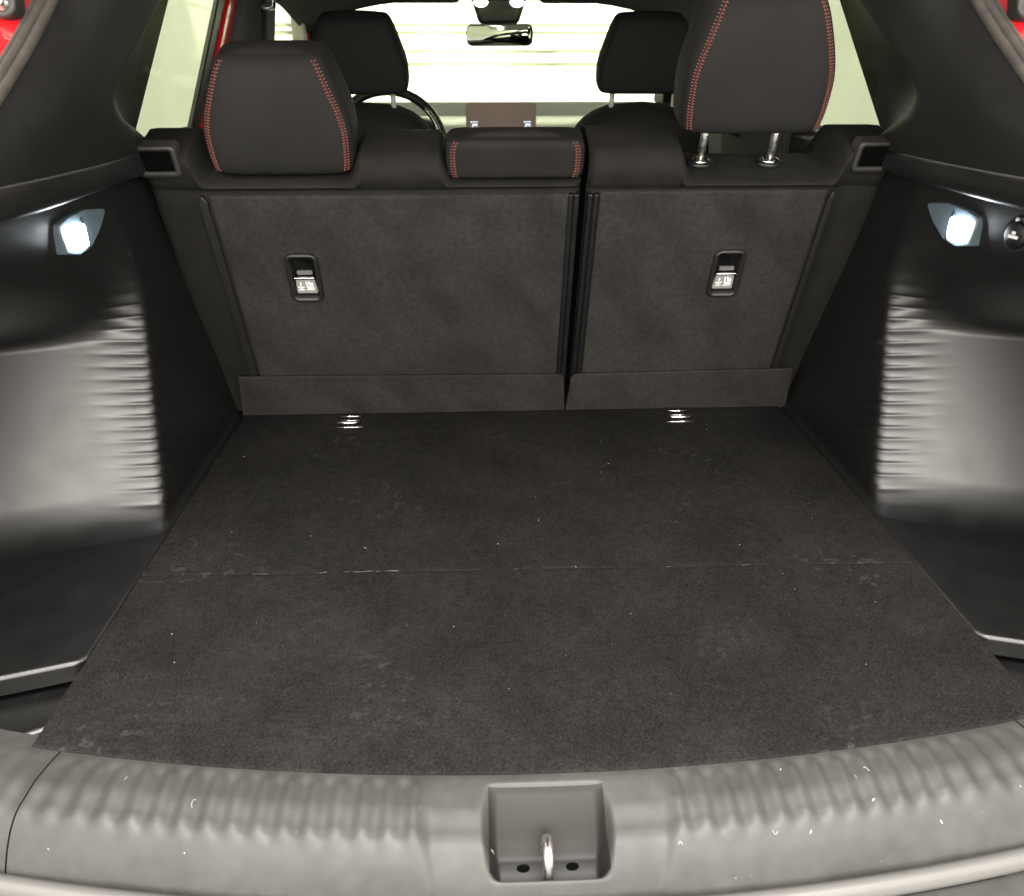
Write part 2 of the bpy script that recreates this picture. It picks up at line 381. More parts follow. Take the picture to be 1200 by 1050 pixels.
    MB().prism([(.80, .50), (1.210, .50), (1.570, .89), (1.140, .89), (.93, .64)], 0, .004, f2).build('door_glass', 'tinted_glass', car, smooth=False)
    MB().prism([(1.740, .50), (2.340, .50), (2.140, .85), (1.780, .87)], 0, .004, f2).build('door_glass', 'tinted_glass', car, smooth=False)
    MB().prism([(1.155, .50), (1.208, .50), (1.568, .90), (1.515, .90)], -.006, .006, f2).build('window_frame', 'black_plastic', car, bevel=.003)
    MB().prism([(1.210, .50), (1.278, .50), (1.638, .90), (1.570, .90)], -.012, .02, f2).build('door_frame', 'red_frame', car, bevel=.004)
    post = MB().prism([(1.280, .30), (1.780, .30), (1.780, .60), (1.820, .90), (1.642, .90), (1.282, .50)], -.03, .02, f2).build('door_post', 'headliner_cloth', car, bevel=.008)
    MB().prism([(1.630, .735), (1.570, .735), (1.630, .83), (1.580, .83)], -.07, -.045, f2).build('belt_anchor', 'zinc_steel', post, bevel=.006)
    MB().prism([(1.640, .45), (1.560, .45), (1.580, .76), (1.650, .76)], -.050, -.046, f2).build('seat_belt', 'front_fabric', post)
    ap = MB().prism([(2.44, .48), (2.62, .48), (2.30, .88), (2.20, .88)], -.05, .03, f2).build('windscreen_pillar', 'pillar_plastic', car, bevel=.012, seg=3)
    fr3 = MB().prism([(2.335, .50), (2.435, .50), (2.195, .87), (2.135, .87)], -.02, .02, f2).build('window_frame', 'pale_trim', car, bevel=.004)
    MB().prism([(2.300, .64), (2.325, .60), (2.27, .72), (2.25, .74)], -.024, -.018, f2).build('frame_stripe', 'red_frame', fr3)
    MB().box(tuple(np.minimum(F3(.64, .87, -.30), F3(.74, 2.75, .495))), tuple(np.maximum(F3(.64, .87, -.30), F3(.74, 2.75, .495)))).build('door_panel', 'black_plastic', car, bevel=.02, seg=3)
    return trim
trim_l = build_side(-1)
trim_r = build_side(1)

# power socket on the right trim
def sk(a, b, h): return (XC + (.548 + .085 * .43) - h + .075, .318 + a * .86 + .0, .430 + b)
Pth, _, _ = trim_path(.43)
i = int(np.argmin(abs(Pth[:, 1] - .424))); pc = Pth[i]; tg = Pth[i - 3] - Pth[i + 3]; tg /= np.linalg.norm(tg)
cN = Vector((-tg[1], tg[0], 0));
ctr = Vector((XC + pc[0], pc[1], .432)); eT = Vector((tg[0], tg[1], 0)); nIn = Vector((-abs(tg[1]), -abs(tg[0]), 0)).normalized(); eT = nIn.cross(Vector((0, 0, 1)))
fs = lambda a, b, h: ctr + eT * a + Vector((0, 0, 1)) * b + nIn * h
so = MB().lathe([(.0225, -.01), (.0225, .004), (.020, .007), (.0175, .006), (.0175, .003), (.001, .003)], fs, 28).build('power_socket', 'black_plastic', trim_r)
MB().lathe([(.0165, .003), (.0165, .008), (.0145, .010), (.001, .010)], fs, 28).build('socket_cap', 'edge_plastic', so)
MB().prism(rrect(-.006, .014, .006, .024, .003), .002, .007, fs).build('cap_tab', 'edge_plastic', so)
mk = MB(); mk.prism(rrect(-.0075, -.0045, .0075, -.0005, .0008, 2), .0098, .0106, fs); mk.prism(rrect(-.0025, .0005, .003, .0045, .0008, 2), .0098, .0106, fs)
mk.build('socket_mark', 'white_print', so, smooth=False)

# ---- sill trim with ribs, centre pad and striker pocket
XS = -.016
def yed(x): return -.022 + .19 * (x - XC) ** 2                     # front edge of the sill under the carpet
secy = np.concatenate([np.linspace(.02, 0, 4), np.linspace(-.002, -.098, 80)])
def sill_pt(x, t):
    """t: distance behind the carpet edge (negative y)"""
    d = -t
    z = -.001 + .003 * float(ss(-.02, .006, d)) - .006 * float(ss(.03, .06, d))
    b = max(0, d - .054); z -= 27 * b * b + .05 * b
    ax = abs(x - XS)
    pad = 1 - float(ss(.098, .113, ax + .012 * math.sin(math.pi * min(max(d / .09, 0), 1)) * -1))
    out = float(ss(.47, .36, ax)) * 1.0
    ramp = float(ss(.0, .014, d)) * float(1 - ss(.054, .076, d))
    rib = .0022 * math.cos(2 * math.pi * (ax - .125) / .0243) * (1 - pad) * ramp * (1 - .55 * float(ss(.40, .52, ax))) * float(ss(.115, .13, ax))
    z += rib - .0070 * pad * float(ss(-.002, .050, d))
    # striker pocket
    dp = d - .007
    hw = .0595 - .006 * float(ss(0, .085, dp)) * 0 + .004 * math.sin(math.pi * min(max(dp / .07, 0), 1))
    wx = 1 - float(ss(hw - .016, hw, ax))
    if dp > 0:
        wall = float(ss(0, .008, dp)) * .006 + .038 * float(ss(.002, .046, dp))
        endw = 1 - float(ss(.064, .078, dp))
        z -= wx * wall * endw
    sh = math.copysign(.018 * max(0, d) / .09 * float(ss(.38, .50, ax)), x - XS)
    y = yed(x) + t
    up = .05 * max(0, ax - .55)
    return (x + sh, y, z + up)
def sill(name, x0, x1, parent):
    xs = np.unique(np.round(np.concatenate([np.arange(x0, x1, .0022 if x1 - x0 > .5 else .005), [x1]]), 5))
    P = [[sill_pt(x, t) for t in secy] for x in xs]
    inp = lambda c, q: abs(c[0] - XS) < .0565 and .0105 < yed(c[0]) - c[1] < .0785
    o = grid(name, P, 'sill_plastic', parent, skip=inp)
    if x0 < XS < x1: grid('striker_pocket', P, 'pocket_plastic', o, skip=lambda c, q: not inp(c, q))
    return o
st = sill('sill_trim', XC - .5025, XC + .4985, car)
sill('sill_end_trim', XC - .80, XC - .5042, car)
sill('sill_end_trim', XC + .5002, XC + .80, car)
# rubber seal and bumper ledge behind the sill
xx = np.linspace(-.80, .80, 90)
def rear_strip(name, prof, material, parent):
    return grid(name, [[(XC + x, yed(x + XC) - .094 + a, -.048 + b + .05 * max(0, abs(x) - .55)) for a, b in prof] for x in xx], material, parent)
rear_strip('sill_groove', [(.006, -.010), (-.006, -.012), (-.010, -.004)], 'black_plastic', car)
rear_strip('sill_seal', [(-.004, -.012), (-.005, .000), (-.010, .0035), (-.016, .0035), (-.020, -.001), (-.022, -.010)], 'grey_plastic', car)
rear_strip('bumper_ledge', [(-.020, -.016), (-.0245, -.007), (-.030, -.0045), (-.07, -.008), (-.115, -.020), (-.15, -.05), (-.17, -.12), (-.17, -.35)], 'sill_plastic', car)
# striker loop, base plate and dark discs painted as shaded bolt holes
zb = sill_pt(XS, -.062)[2]; yb = yed(XS) - .062
lp = [(XS - .001, yb - .012, zb - .006)] + [(XS - .001, yb - .012, zb + .020)] + [(XS - .001, yb + .002 + -.014 * math.cos(a), zb + .022 + .014 * math.sin(a)) for a in np.linspace(.0, math.pi, 9)] + [(XS - .001, yb + .016, zb - .006)]
MB().tube(lp, .0050, 14).build('striker', 'zinc_steel', st)
for a in (-.0235, .0235):
    MB().lathe([(.0042, -.003), (.0042, .0002), (.0036, .0005), (.0030, .0001)], lambda p, q, h, a=a: (XS + a + p * 1.5, yb + .004 + q * .8, sill_pt(XS + a, yb + .004 + q * .8 - yed(XS + a))[2] + h + .0006), 18).build('striker_hole_disc', 'painted_void', st)

# ---- roof lining, windscreen, floor pan
G = []
for y, z in ((.78, .895), (1.0, .925), (1.5, .925), (2.0, .87), (2.25, .822), (2.27, .80)):
    G.append([(XC + x, y, z - .10 * abs(x / .62) ** 4) for x in np.linspace(-.62, .62, 21)])
grid('headliner', G, 'headliner_cloth', car, solid=.02)
MB().prism([(-.66, 2.27, ), (.66, 2.27), (.66, 2.29), (-.66, 2.29)], 0, .01, lambda a, b, h: (a, b, .83 + h)).build('roof_header', 'black_plastic', car)
MB().add([(-.60, 2.24, .835), (.60, 2.24, .835), (.68, 3.14, .40), (-.68, 3.14, .40), (-.60, 2.245, .839), (.60, 2.245, .839), (.68, 3.145, .404), (-.68, 3.145, .404)],
         [(0,1,2,3), (7,6,5,4), (0,4,5,1), (1,5,6,2), (2,6,7,3), (3,7,4,0)]).build('windscreen', 'tinted_glass', car, smooth=False)
for x0, x1 in ((-.56, -.12), (.14, .56)):
    MB().prism(rrect(x0, -.08, x1, .08, .02), 0, .018, lambda a, b, h: (a, 2.24 + b * .93, .800 - b * .16 + h)).build('sun_visor', 'headliner_cloth', car, bevel=.006)
tgp = [(-.62, .76, .935), (.62, .76, .935), (.66, .10, 1.14), (-.66, .10, 1.14), (-.62, -.46, 1.27), (.62, -.46, 1.27)]
tg_ = MB()
for a, b in (((-.62, 0), (.62, .62)),):
    f = lambda x, v, h: (x, .76 - v * .965, .935 + v * .27 + h)
    tg_.prism(rrect(-.64, 0, .64, 1.26, .06), 0, .05, f)
tgo = tg_.build('tailgate', 'red_paint', car, bevel=.012, seg=3)
MB().prism(rrect(-.58, .05, .58, 1.20, .05), -.012, -.001, f).build('tailgate_trim', 'pillar_plastic', tgo, bevel=.006)
MB().box((-.64, .875, -.32), (.64, 2.95, -.28)).build('floor_pan', 'front_fabric', car, smooth=False)
MB().box((-.83, -.05, -.22), (.83, .88, -.18)).build('boot_pan', 'black_plastic', car, smooth=False)
MB().box((-.60, .880, -.17), (.60, 1.30, -.06)).build('rear_bench_base', 'front_fabric', car, bevel=.03, seg=3)

# ================================================================ boot floor board
bf = thing('boot_floor', (XC, .42, 0), 'black carpeted boot floor board with a fold line across it', 'boot floor')
def board(name, y0f, y1f):
    xs = np.linspace(-.5345, .5345, 140); G = []
    for x in xs:
        y0, y1 = y0f(x), y1f(x)
        r = [(y0, -.03), (y0, .0028), (y0 + .0006, .0037)]
        r += [(y0 + .003 + (y1 - y0 - .006) * u, .004 + .0009 * math.sin(31 * x + 3) * math.sin(17 * (y0 + u)) ) for u in np.linspace(0, 1, 60)]
        r += [(y1 - .0006, .0037), (y1, .0028), (y1, -.03)]
        G.append([(XC + x, y, z) for y, z in r])
    return grid(name, G, 'boot_carpet', bf)
fy = lambda x: .318 - .012 * x + .0008 * math.sin(23 * x)
board('carpet_board', lambda x: yed(x + XC) + .002, lambda x: fy(x) - .00015)
board('carpet_board', lambda x: fy(x) + .00015, lambda x: .852)
# loose fibres along the fold line
mb = MB()
for k in range(20):
    x = rng.choice([rng.uniform(-.43, -.22), rng.uniform(-.30, -.20), rng.uniform(-.20, .0), rng.uniform(.05, .30)], p=[.25, .45, .2, .1]); ln = rng.uniform(.004, .016)
    mb.tube([(x, fy(x) + rng.normal(0, .0006), .0042), (x + ln, fy(x + ln) + rng.normal(0, .0006), .0046)], .00028, 4)
tag(mb.build('fold_fibres', 'fold_lint', bf), None, kind='stuff')
# carpet nap: short fibres lying over the boards
N = 110000
px = rng.uniform(-.532, .532, N); py = rng.uniform(0, 1, N) ** 1.25 * .86 - .02; keep = py > (-.022 + .19 * px ** 2 + .003); px, py = px[keep], py[keep]; N = len(px)
an_ = rng.uniform(0, 2 * np.pi, N); ln = rng.uniform(.0018, .0048, N); wd = rng.uniform(.00010, .00022, N); zt = rng.uniform(.0004, .0018, N)
z0_ = np.full(N, .0046); dx, dy = np.cos(an_), np.sin(an_)
Vt = np.empty((N, 3, 3)); Vt[:, 0] = np.stack([px - dy * wd, py + dx * wd, z0_], 1); Vt[:, 1] = np.stack([px + dy * wd, py - dx * wd, z0_], 1); Vt[:, 2] = np.stack([px + dx * ln, py + dy * ln, z0_ + zt], 1)
me = bpy.data.meshes.new('carpet_nap'); me.vertices.add(3 * N); me.vertices.foreach_set('co', (Vt.reshape(-1, 3) + np.array([0, -.42, 0])).ravel())
me.loops.add(3 * N); me.loops.foreach_set('vertex_index', np.arange(3 * N)); me.polygons.add(N); me.polygons.foreach_set('loop_start', np.arange(0, 3 * N, 3)); me.update(calc_edges=True); me.validate()
me.materials.append(M['nap_fibre']); o = bpy.data.objects.new('carpet_nap', me); col.objects.link(o); o.parent = bf; o.location = (-XC * 0, 0, 0); o['kind'] = 'stuff'
# lashing eyes
for x0, s in ((-.327, 1), (.318, -1)):
    y0 = .806
    base = MB().prism(rrect(x0 - .026, y0 - .022, x0 + .026, y0 + .024, .006), .003, .0052).build('lashing_eye', 'black_plastic', bf, bevel=.001)
    MB().tube([(x0 - .022, y0 + .018, .010), (x0 + .020, y0 + .018, .010)], .0024, 8).build('eye_bar', 'chrome', base)
    MB().tube([(x0 - .019, y0 + .002, .008), (x0 + .018, y0 + .003, .008)], .0026, 8).build('eye_bar', 'chrome', base)
    mb = MB().tube([(x0 - .022, y0 + .004, .007), (x0 - .023, y0 - .009, .010), (x0 - .020, y0 - .013, .011), (x0 + .012, y0 - .013, .011), (x0 + .018, y0 - .009, .010), (x0 + .019, y0 + .004, .007)], .0030, 8)
    mb.build('lashing_loop', 'chrome', base)
    MB().tube([(x0 - .032 , y0 - .023, .0055), (x0 + .031, y0 - .022, .0055)], .0019, 8).build('eye_bar', 'chrome', base)

# ================================================================ rear seat backrests
LEAN = R(18.5); O = np.array([0, .87, 0.]); Uv = np.array([0, -math.sin(LEAN), math.cos(LEAN)]); Wv = np.array([0, math.cos(LEAN), math.sin(LEAN)])
def sp(x, v, w=0.0): return O + np.array([x, 0, 0]) + Uv * v + Wv * w
def lerp_steps(x, xs, vs_, wdt=.014):
    v = vs_[0]
    for xb, a, b in zip(xs, vs_[:-1], vs_[1:]): v += (b - a) * float(ss(xb - wdt, xb + wdt, x))
    return v
def shell(parent, x0, x1, steps, heights, hole, outer):
    xs = set(np.round(np.linspace(x0, x1, 96), 5)) | {hole[0], hole[2]}
    for xb in steps: xs |= set(np.round(np.linspace(xb - .016, xb + .016, 9), 5))
    xs = np.array(sorted(xs)); G = []
    vb = sorted(set(np.round(np.linspace(.0, .44, 23), 5)) | {hole[1], hole[3]})
    for x in xs:
        vt = lerp_steps(x, steps, heights)
        de = min(x - x0, x1 - x); e = .016 * (1 - math.sqrt(max(0, 1 - max(0, 1 - de / .018) ** 2)))
        if outer < 0: bol = float(ss(-.500, -.530, x))
        else: bol = float(ss(.500, .530, x))
        wr = e + .006 * bol + .002 * math.sin(40 * x) * bol
        r = [sp(x, v, wr) for v in vb]
        puff = -.007 * math.sin(math.pi * min(1, max(0, (vt - .47) / .09)))
        r += [sp(x, .455, wr + .0015), sp(x, .465, wr + .004), sp(x, .4685, wr + .0055), sp(x, .472, wr + .003), sp(x, .477, wr - .001)]
        rad = .030 - .020 * float(ss(.490, .520, abs(x)))
        for u in np.linspace(0, 1, 6)[1:]: r.append(sp(x, .477 + (max(vt - rad, .478) - .477) * u, wr - .001 + puff * math.sin(u * 1.57)))
        for a in np.linspace(0, 90, 8)[1:]:
            r.append(sp(x, max(vt - rad, .478) + (rad if vt - rad > .478 else max(vt - .478, .006)) * math.sin(R(a)), wr - .001 + puff + .034 * (1 - math.cos(R(a)))))
        r.append(sp(x, vt + .001, .09)); r.append(sp(x, vt - .012, .125)); r.append(sp(x, .30, .14)); r.append(sp(x, .0, .15))
        G.append(r)
    def skip(c, q):
        d = c - O; v = d @ Uv; ww = d @ Wv
        return hole[0] < c[0] < hole[2] and hole[1] < v < hole[3] and ww < .03
    return grid('backrest_cover', G, 'seat_fabric', parent, skip=skip, subsurf=0)
def panel(parent, xl, xr, v0, v1, hole):
    """carpeted back panel standing 4 mm proud; xl/xr: edges as (bottom, top)"""
    xs_n = sorted(set(np.linspace(0, 1, 50))); vb = sorted(set(np.round(np.linspace(v0 + .004, v1 - .004, 36), 5)) | {hole[1], hole[3]})
    G = []
    base = sorted(set(np.round(np.linspace(xl[0] + .004, xr[0] - .004, 56), 5)) | {hole[0], hole[2]})
    for x in base:
        r = [sp(x, v0, .004), sp(x, v0, -.002), sp(x, v0 + .001, -.0036)]
        for v in vb: r.append(sp(x, v, -.004 + .0012 * math.sin(9 * x + 2) * math.sin(13 * v)))
        r += [sp(x, v1 - .001, -.0036), sp(x, v1, -.002), sp(x, v1, .004)]
        G.append(r)
    a, b = base[0], base[-1]
    def shift(r, dx, w_): return [sp(p[0] + dx, (p - O) @ Uv, max((p - O) @ Wv, w_)) for p in r]
    G = [shift(G[0], -.004, .004), shift(G[0], -.004, -.002), shift(G[0], -.003, -.0036)] + G + [shift(G[-1], .003, -.0036), shift(G[-1], .004, -.002), shift(G[-1], .004, .004)]
    def skip(c, q):
        d = c - O; v = d @ Uv
        return hole[0] < c[0] < hole[2] and hole[1] < v < hole[3]
    return grid('back_panel', G, 'seat_carpet', parent, skip=skip)
def sp_prism(pts, w0, w1): return MB().prism(pts, w0, w1, lambda a, b, h: sp(a, b, h))
def latch(parent, cx, cv, sk_):
    """release pocket: rounded bezel, deep pocket, grey pull tab with pictogram"""
    hw, hh = .0285, .0475
    f = lambda a, b, h: sp(cx + a + sk_ * b, cv + b, h)
    rings = [(0, .000), (.0005, -.0065), (.0025, -.0092), (.0052, -.0092), (.0082, -.0060), (.0100, .004), (.0115, .034)]
    G = []
    for ins, h in rings:
        G.append([f(a, b, h) for a, b in rrect(-hw + ins, -hh + ins, hw - ins, hh - ins, max(.014 - ins, .004))])
    P = np.array(G); n, k = P.shape[:2]
    bz = obj('latch_bezel', P.reshape(-1, 3), gridf(n, k, False, True) + [tuple(range((n - 1) * k, n * k))], 'black_plastic', parent)
    # tab: lower half, leaning, narrower at the top
    ft = lambda a, b, h: f(a, b, h - .10 * b - .004)
    MB().prism([(-.0165, -.034), (.0165, -.034), (.0185, -.0315), (.0160, -.004), (-.0160, -.004), (-.0185, -.0315)], .000, .006, ft).build('pull_tab', 'grey_tab', bz, bevel=.0015)
    MB().prism([(-.0175, -.0025), (.0175, -.0025), (.0175, .0015), (-.0175, .0015)], -.003, .006, ft).build('tab_edge', 'chrome', bz, bevel=.001)
    MB().prism([(-.0125, .0035), (.0140, .0035), (.0140, .0105), (-.0125, .0105)], .004, .010, ft).build('latch_button', 'grey_plastic', bz, bevel=.001)
    fp = lambda a, b, h: ft(a * 1.05, b * 1.1 - .0015, -.0002 - h)
    p = MB(); h0, h1 = -.0004, .0006
    an = -.0085
    p.prism([(an - .0008, -.0175), (an + .0008, -.0175), (an + .0008, -.009), (an - .0008, -.009)], h0, h1, fp)
    p.prism([(an - .0022, -.0105), (an + .0022, -.0105), (an, -.0055)], h0, h1, fp)
    arc = [(an + .0055 * math.cos(a), -.0145 + .0048 * math.sin(a)) for a in np.linspace(R(185), R(355), 12)] + [(an + .0034 * math.cos(a), -.0145 + .0030 * math.sin(a)) for a in np.linspace(R(355), R(185), 12)]
    p.prism(arc, h0, h1, fp)
    p.prism([(-.0005, -.006), (.0012, -.0055), (.0035, -.0160), (.0120, -.0165), (.0125, -.0195), (.0020, -.0195), (.0010, -.0180)], h0, h1, fp)
    p.prism([(.0028, -.0060), (.0058, -.0045), (.0075, -.0085), (.0110, -.0080), (.0120, -.0110), (.0115, -.0145), (.0055, -.0145)], h0, h1, fp)
    p.prism([(an - .005, -.0225), (an + .005, -.0225), (an + .005, -.0212), (an - .005, -.0212)], h0, h1, fp)
    p.prism([(-.0008, -.0225), (.0125, -.0225), (.0125, -.0212), (-.0008, -.0212)], h0, h1, fp)
    p.build('tab_pictogram', 'white_print', bz, smooth=False)
    return bz
def flap(parent, x0, x1, round_right):
    r = .012; pts = []
    if round_right:
        pts = [(x0, .002), (x1 + .004, .002), (x1 - .002, .085)] + [(x1 - .002 - r + r * math.cos(a), .100 - r + r * math.sin(a)) for a in np.linspace(.2, math.pi / 2, 5)] + [(x0 + .015, .106)]
    else:
        pts = [(x0 - .004, .002), (x1, .002), (x1 - .012, .106)] + [(x0 + .002 + r - r * math.cos(a), .100 - r + r * math.sin(a)) for a in np.linspace(math.pi / 2, .2, 5)] + [(x0 + .002, .085)]
    sp_prism(pts, -.0155, -.0105).build('carpet_flap', 'seat_carpet', parent, bevel=.0015)
def headrest(parent, cx, v0, v1, a_fn, dep, wc, name='headrest', material='headrest_fabric', frame=sp, stitch=True, nexp=5.5, flat_top=8, lean=.03):
    ns, nt_ = 44, 64
    def surf(s, th):
        ft_ = flat_top if s < .5 else flat_top * .55
        k = max(0.0, 1 - abs(2 * s - 1) ** ft_) ** (1 / ft_) if 0 < s < 1 else 0.0
        a = a_fn(s) - .018 * (1 - k); d = dep * (1 - .35 * (1 - k))
        c, sn = math.cos(th), math.sin(th)
        x = a * math.copysign(abs(c) ** (2 / nexp), c); w_ = d * math.copysign(abs(sn) ** (2 / nexp), sn)
        kk = .72 + .28 * k
        return frame(cx + x * (kk ** .5), v0 + (v1 - v0) * s, wc + w_ * kk + lean * s * s)
    ths = [2 * math.pi * k / nt_ for k in range(nt_)]
    ss_ = .5 - .5 * np.cos(np.linspace(.0, math.pi, ns))
    G = [[surf(float(s), t) for t in ths] for s in ss_]
    # close top and bottom with shrinking rings
    def cap(r, f, dv): c = np.mean(r, 0); return [c + (p - c) * f + Uv * dv for p in r]
    G = [cap(G[0], .02, -.004), cap(G[0], .5, -.004), cap(G[0], .9, -.002)] + G + [cap(G[-1], .9, .003), cap(G[-1], .5, .006), cap(G[-1], .02, .007)]
    P = np.array(G)
    h = obj(name, P.reshape(-1, 3), gridf(len(G), nt_, False, True), material, parent)
    if not stitch: return h
    for sgn in (-1, 1):
        mb = MB(); seam = []
        # angle on the rear face where the seam runs, measured from the side
        def at(s, off):
            xt = a_fn(s) - .0125 - off                      # lateral distance of the row from the centre
            u = max(-1, min(1, xt / a_fn(s))); c = u ** (nexp / 2); th = -math.acos(c)
            th = th if sgn > 0 else math.pi - th
            return surf(s, th), th
        n = int((v1 - v0) / .0043); srange = np.linspace(.05, .935 if v1 - v0 < .1 else .975, n)
        for s in srange:
            p0, th0 = at(s, 0); seam.append(p0 - Wv * .0002)
            for off in (-.0027, .0027):
                p, th = at(s, off); q, _ = at(s, off - .0013); r2, _ = at(s, off + .0013)
                dlt = Uv * .0005
                nn = (p - frame(cx, v0 + (v1 - v0) * s, wc)); nn /= np.linalg.norm(nn)
                a_, b_ = Vector(q + dlt + nn * .0007), Vector(r2 - dlt + nn * .0007)
                mb.tube([a_, (a_ + b_) / 2 + Vector(nn * .0005), b_], [.0004, .0008, .0004], 5)
        st_ = mb.build('stitching', 'stitch_thread', h); st_['kind'] = 'stuff'
        MB().tube([Vector(p) for p in seam], .0011, 5).build('seam', 'seam_thread', h)
    return h
def corner_latch(parent, xa, xb, v0, v1):
    """black plate painted as the dark depth of a locking window, in a grey plastic frame on the seat shoulder"""
    w0 = -.006
    outl = rrect(xa, v0, xb, v1, .008); inn = rrect(xa + .008, v0 + .009, xb - .008, v1 - .006, .004)
    G = np.array([[sp(a, b, .02) for a, b in outl], [sp(a, b, w0 + .003) for a, b in outl], [sp(a + (.001 if a < (xa + xb) / 2 else -.001), b, w0) for a, b in outl], [sp(a, b, w0) for a, b in inn], [sp(a, b, -.002) for a, b in inn]])
    n, k = G.shape[:2]
    fr_ = obj('lock_frame', G.reshape(-1, 3), gridf(n, k, False, True), 'lock_grey', parent)
    sp_prism(inn, -.0030, .006).build('lock_shade_plate', 'painted_void', fr_, smooth=False)
    return fr_

HRW = lambda s: .1110 + .002 * float(ss(0, .30, s)) - .028 * float(ss(.36, 1.05, s))
# ---- wide (60) backrest
s60 = thing('rear_seat_backrest', (-.245, .87, 0), 'wide black rear seat backrest with two stitched headrests, one tall and one low', 'car seat', 'rear seat backrests')
hole1 = (-.392, .276, -.348, .354)
shell(s60, -.588, .0935, [-.500, -.262, -.118], [.531, .487, .527, .480], hole1, -1)
panel(s60, (-.492, -.492), (.074, .074), .088, .464, hole1)
sp_prism([(-.5125, .09), (-.4955, .09), (-.4965, .455), (-.5035, .466), (-.512, .455)], -.0055, .006).build('edge_trim', 'black_plastic', s60, bevel=.003, seg=3)
sp_prism([(.0745, .075), (.0825, .075), (.0815, .464), (.0735, .464)], -.005, .01).build('edge_trim', 'edge_plastic', s60, bevel=.002)
sp_prism([(.0835, .06), (.0925, .06), (.0915, .462), (.0825, .462)], -.001, .02).build('edge_trim', 'edge_plastic', s60, bevel=.002)
latch(s60, -.370, .3155, 0.0)
flap(s60, -.545, .0905, True)
corner_latch(s60, -.586, -.522, .497, .545)
headrest(s60, -.371, .495, .655, HRW, .052, .050)
headrest(s60, -.012, .491, .550, lambda s: .1060 + .002 * math.sin(math.pi * s), .030, .026, flat_top=9, lean=.002, nexp=8)
# ---- narrow (40) backrest
s40 = thing('rear_seat_backrest', (.345, .87, 0), 'narrow black rear seat backrest with one raised headrest on bare posts', 'car seat', 'rear seat backrests')
hole2 = (.337, .276, .381, .354)
shell(s40, .1035, .588, [.258, .500], [.532, .484, .533], hole2, 1)
panel(s40, (.124, .124), (.492, .492), .086, .468, hole2)
sp_prism([(.4955, .09), (.5085, .09), (.508, .458), (.502, .468), (.4965, .455)], -.0055, .006).build('edge_trim', 'black_plastic', s40, bevel=.003, seg=3)
sp_prism([(.1045, .06), (.1125, .06), (.1135, .462), (.1055, .462)], -.001, .02).build('edge_trim', 'edge_plastic', s40, bevel=.002)
sp_prism([(.1135, .075), (.1215, .075), (.1225, .464), (.1145, .464)], -.005, .01).build('edge_trim', 'edge_plastic', s40, bevel=.002)
latch(s40, .359, .3155, 0.0)
flap(s40, .0995, .545, False)
corner_latch(s40, .518, .586, .499, .547)
hr = headrest(s40, .349, .556, .738, HRW, .052, .050)
for x in (.293, .408):
    MB().tube([sp(x, .45, .058), sp(x, .60, .058)], .0062, 14).build('headrest_post', 'zinc_steel', hr)
    f = lambda a, b, h, x=x: sp(x + a * 1.15, .4885 + h * .6, .058 + b * .9)
    MB().lathe([(.0190, -.012), (.0190, .001), (.017, .004), (.010, .005), (.0085, .002)], f, 22).build('post_guide', 'edge_plastic', s40)
    MB().lathe([(.0135, .003), (.0125, .0075), (.0095, .0085), (.0085, .004)], f, 22).build('post_collar', 'chrome', s40)

# ================================================================ front seats, wheel, dash, mirror
def front_seat(cx, label):
    L2 = R(14); O2 = np.array([cx, 1.80, -.08]); U2 = np.array([0, -math.sin(L2), math.cos(L2)]); W2 = np.array([0, math.cos(L2), math.sin(L2)])
    fr2 = lambda x, v, w_=0.0: O2 + np.array([x - cx, 0, 0]) + U2 * v + W2 * w_
    t = thing('front_seat', (cx, 1.8, -.28), label, 'car seat', 'front seats')
    G = []
    for s in np.linspace(0, 1, 40):
        v = .62 * s + .018 * 0; hw = (.235 - .05 * float(ss(.35, .95, s))) * math.sqrt(max(.0, 1 - max(0, (s - .80) / .2) ** 2.6)) + .001
        d = .075 * math.sqrt(max(0.02, 1 - max(0, (s - .86) / .14) ** 3))
        G.append([fr2(cx + hw * math.copysign(abs(math.cos(a)) ** .6, math.cos(a)), v, .02 + d * math.copysign(abs(math.sin(a)) ** .6, math.sin(a))) for a in np.linspace(0, 2 * math.pi, 44, endpoint=False)])
    P = np.array(G); n, k = P.shape[:2]
    obj('seat_back', P.reshape(-1, 3), gridf(n, k, False, True) + [tuple(range((n - 1) * k, n * k))], 'front_fabric', t)
    h = headrest(t, cx, .650, .822, lambda s: .128 - .034 * float(ss(.25, 1.05, s)), .052, .03, material='front_fabric', frame=fr2, stitch=False, flat_top=7, lean=.02)
    for dx in (-.083, .083):
        MB().tube([fr2(cx + dx, .56, .03), fr2(cx + dx, .70, .03)], .0068, 12).build('headrest_post', 'post_reflection_grey', h)
    MB().box((cx - .25, 1.80, -.278), (cx + .25, 2.30, -.06)).build('seat_cushion', 'front_fabric', t, bevel=.05, seg=4)
front_seat(-.372, "black driver's seat with headrest in front of the steering wheel")
front_seat(.372, 'black front passenger seat with headrest on two chrome posts')
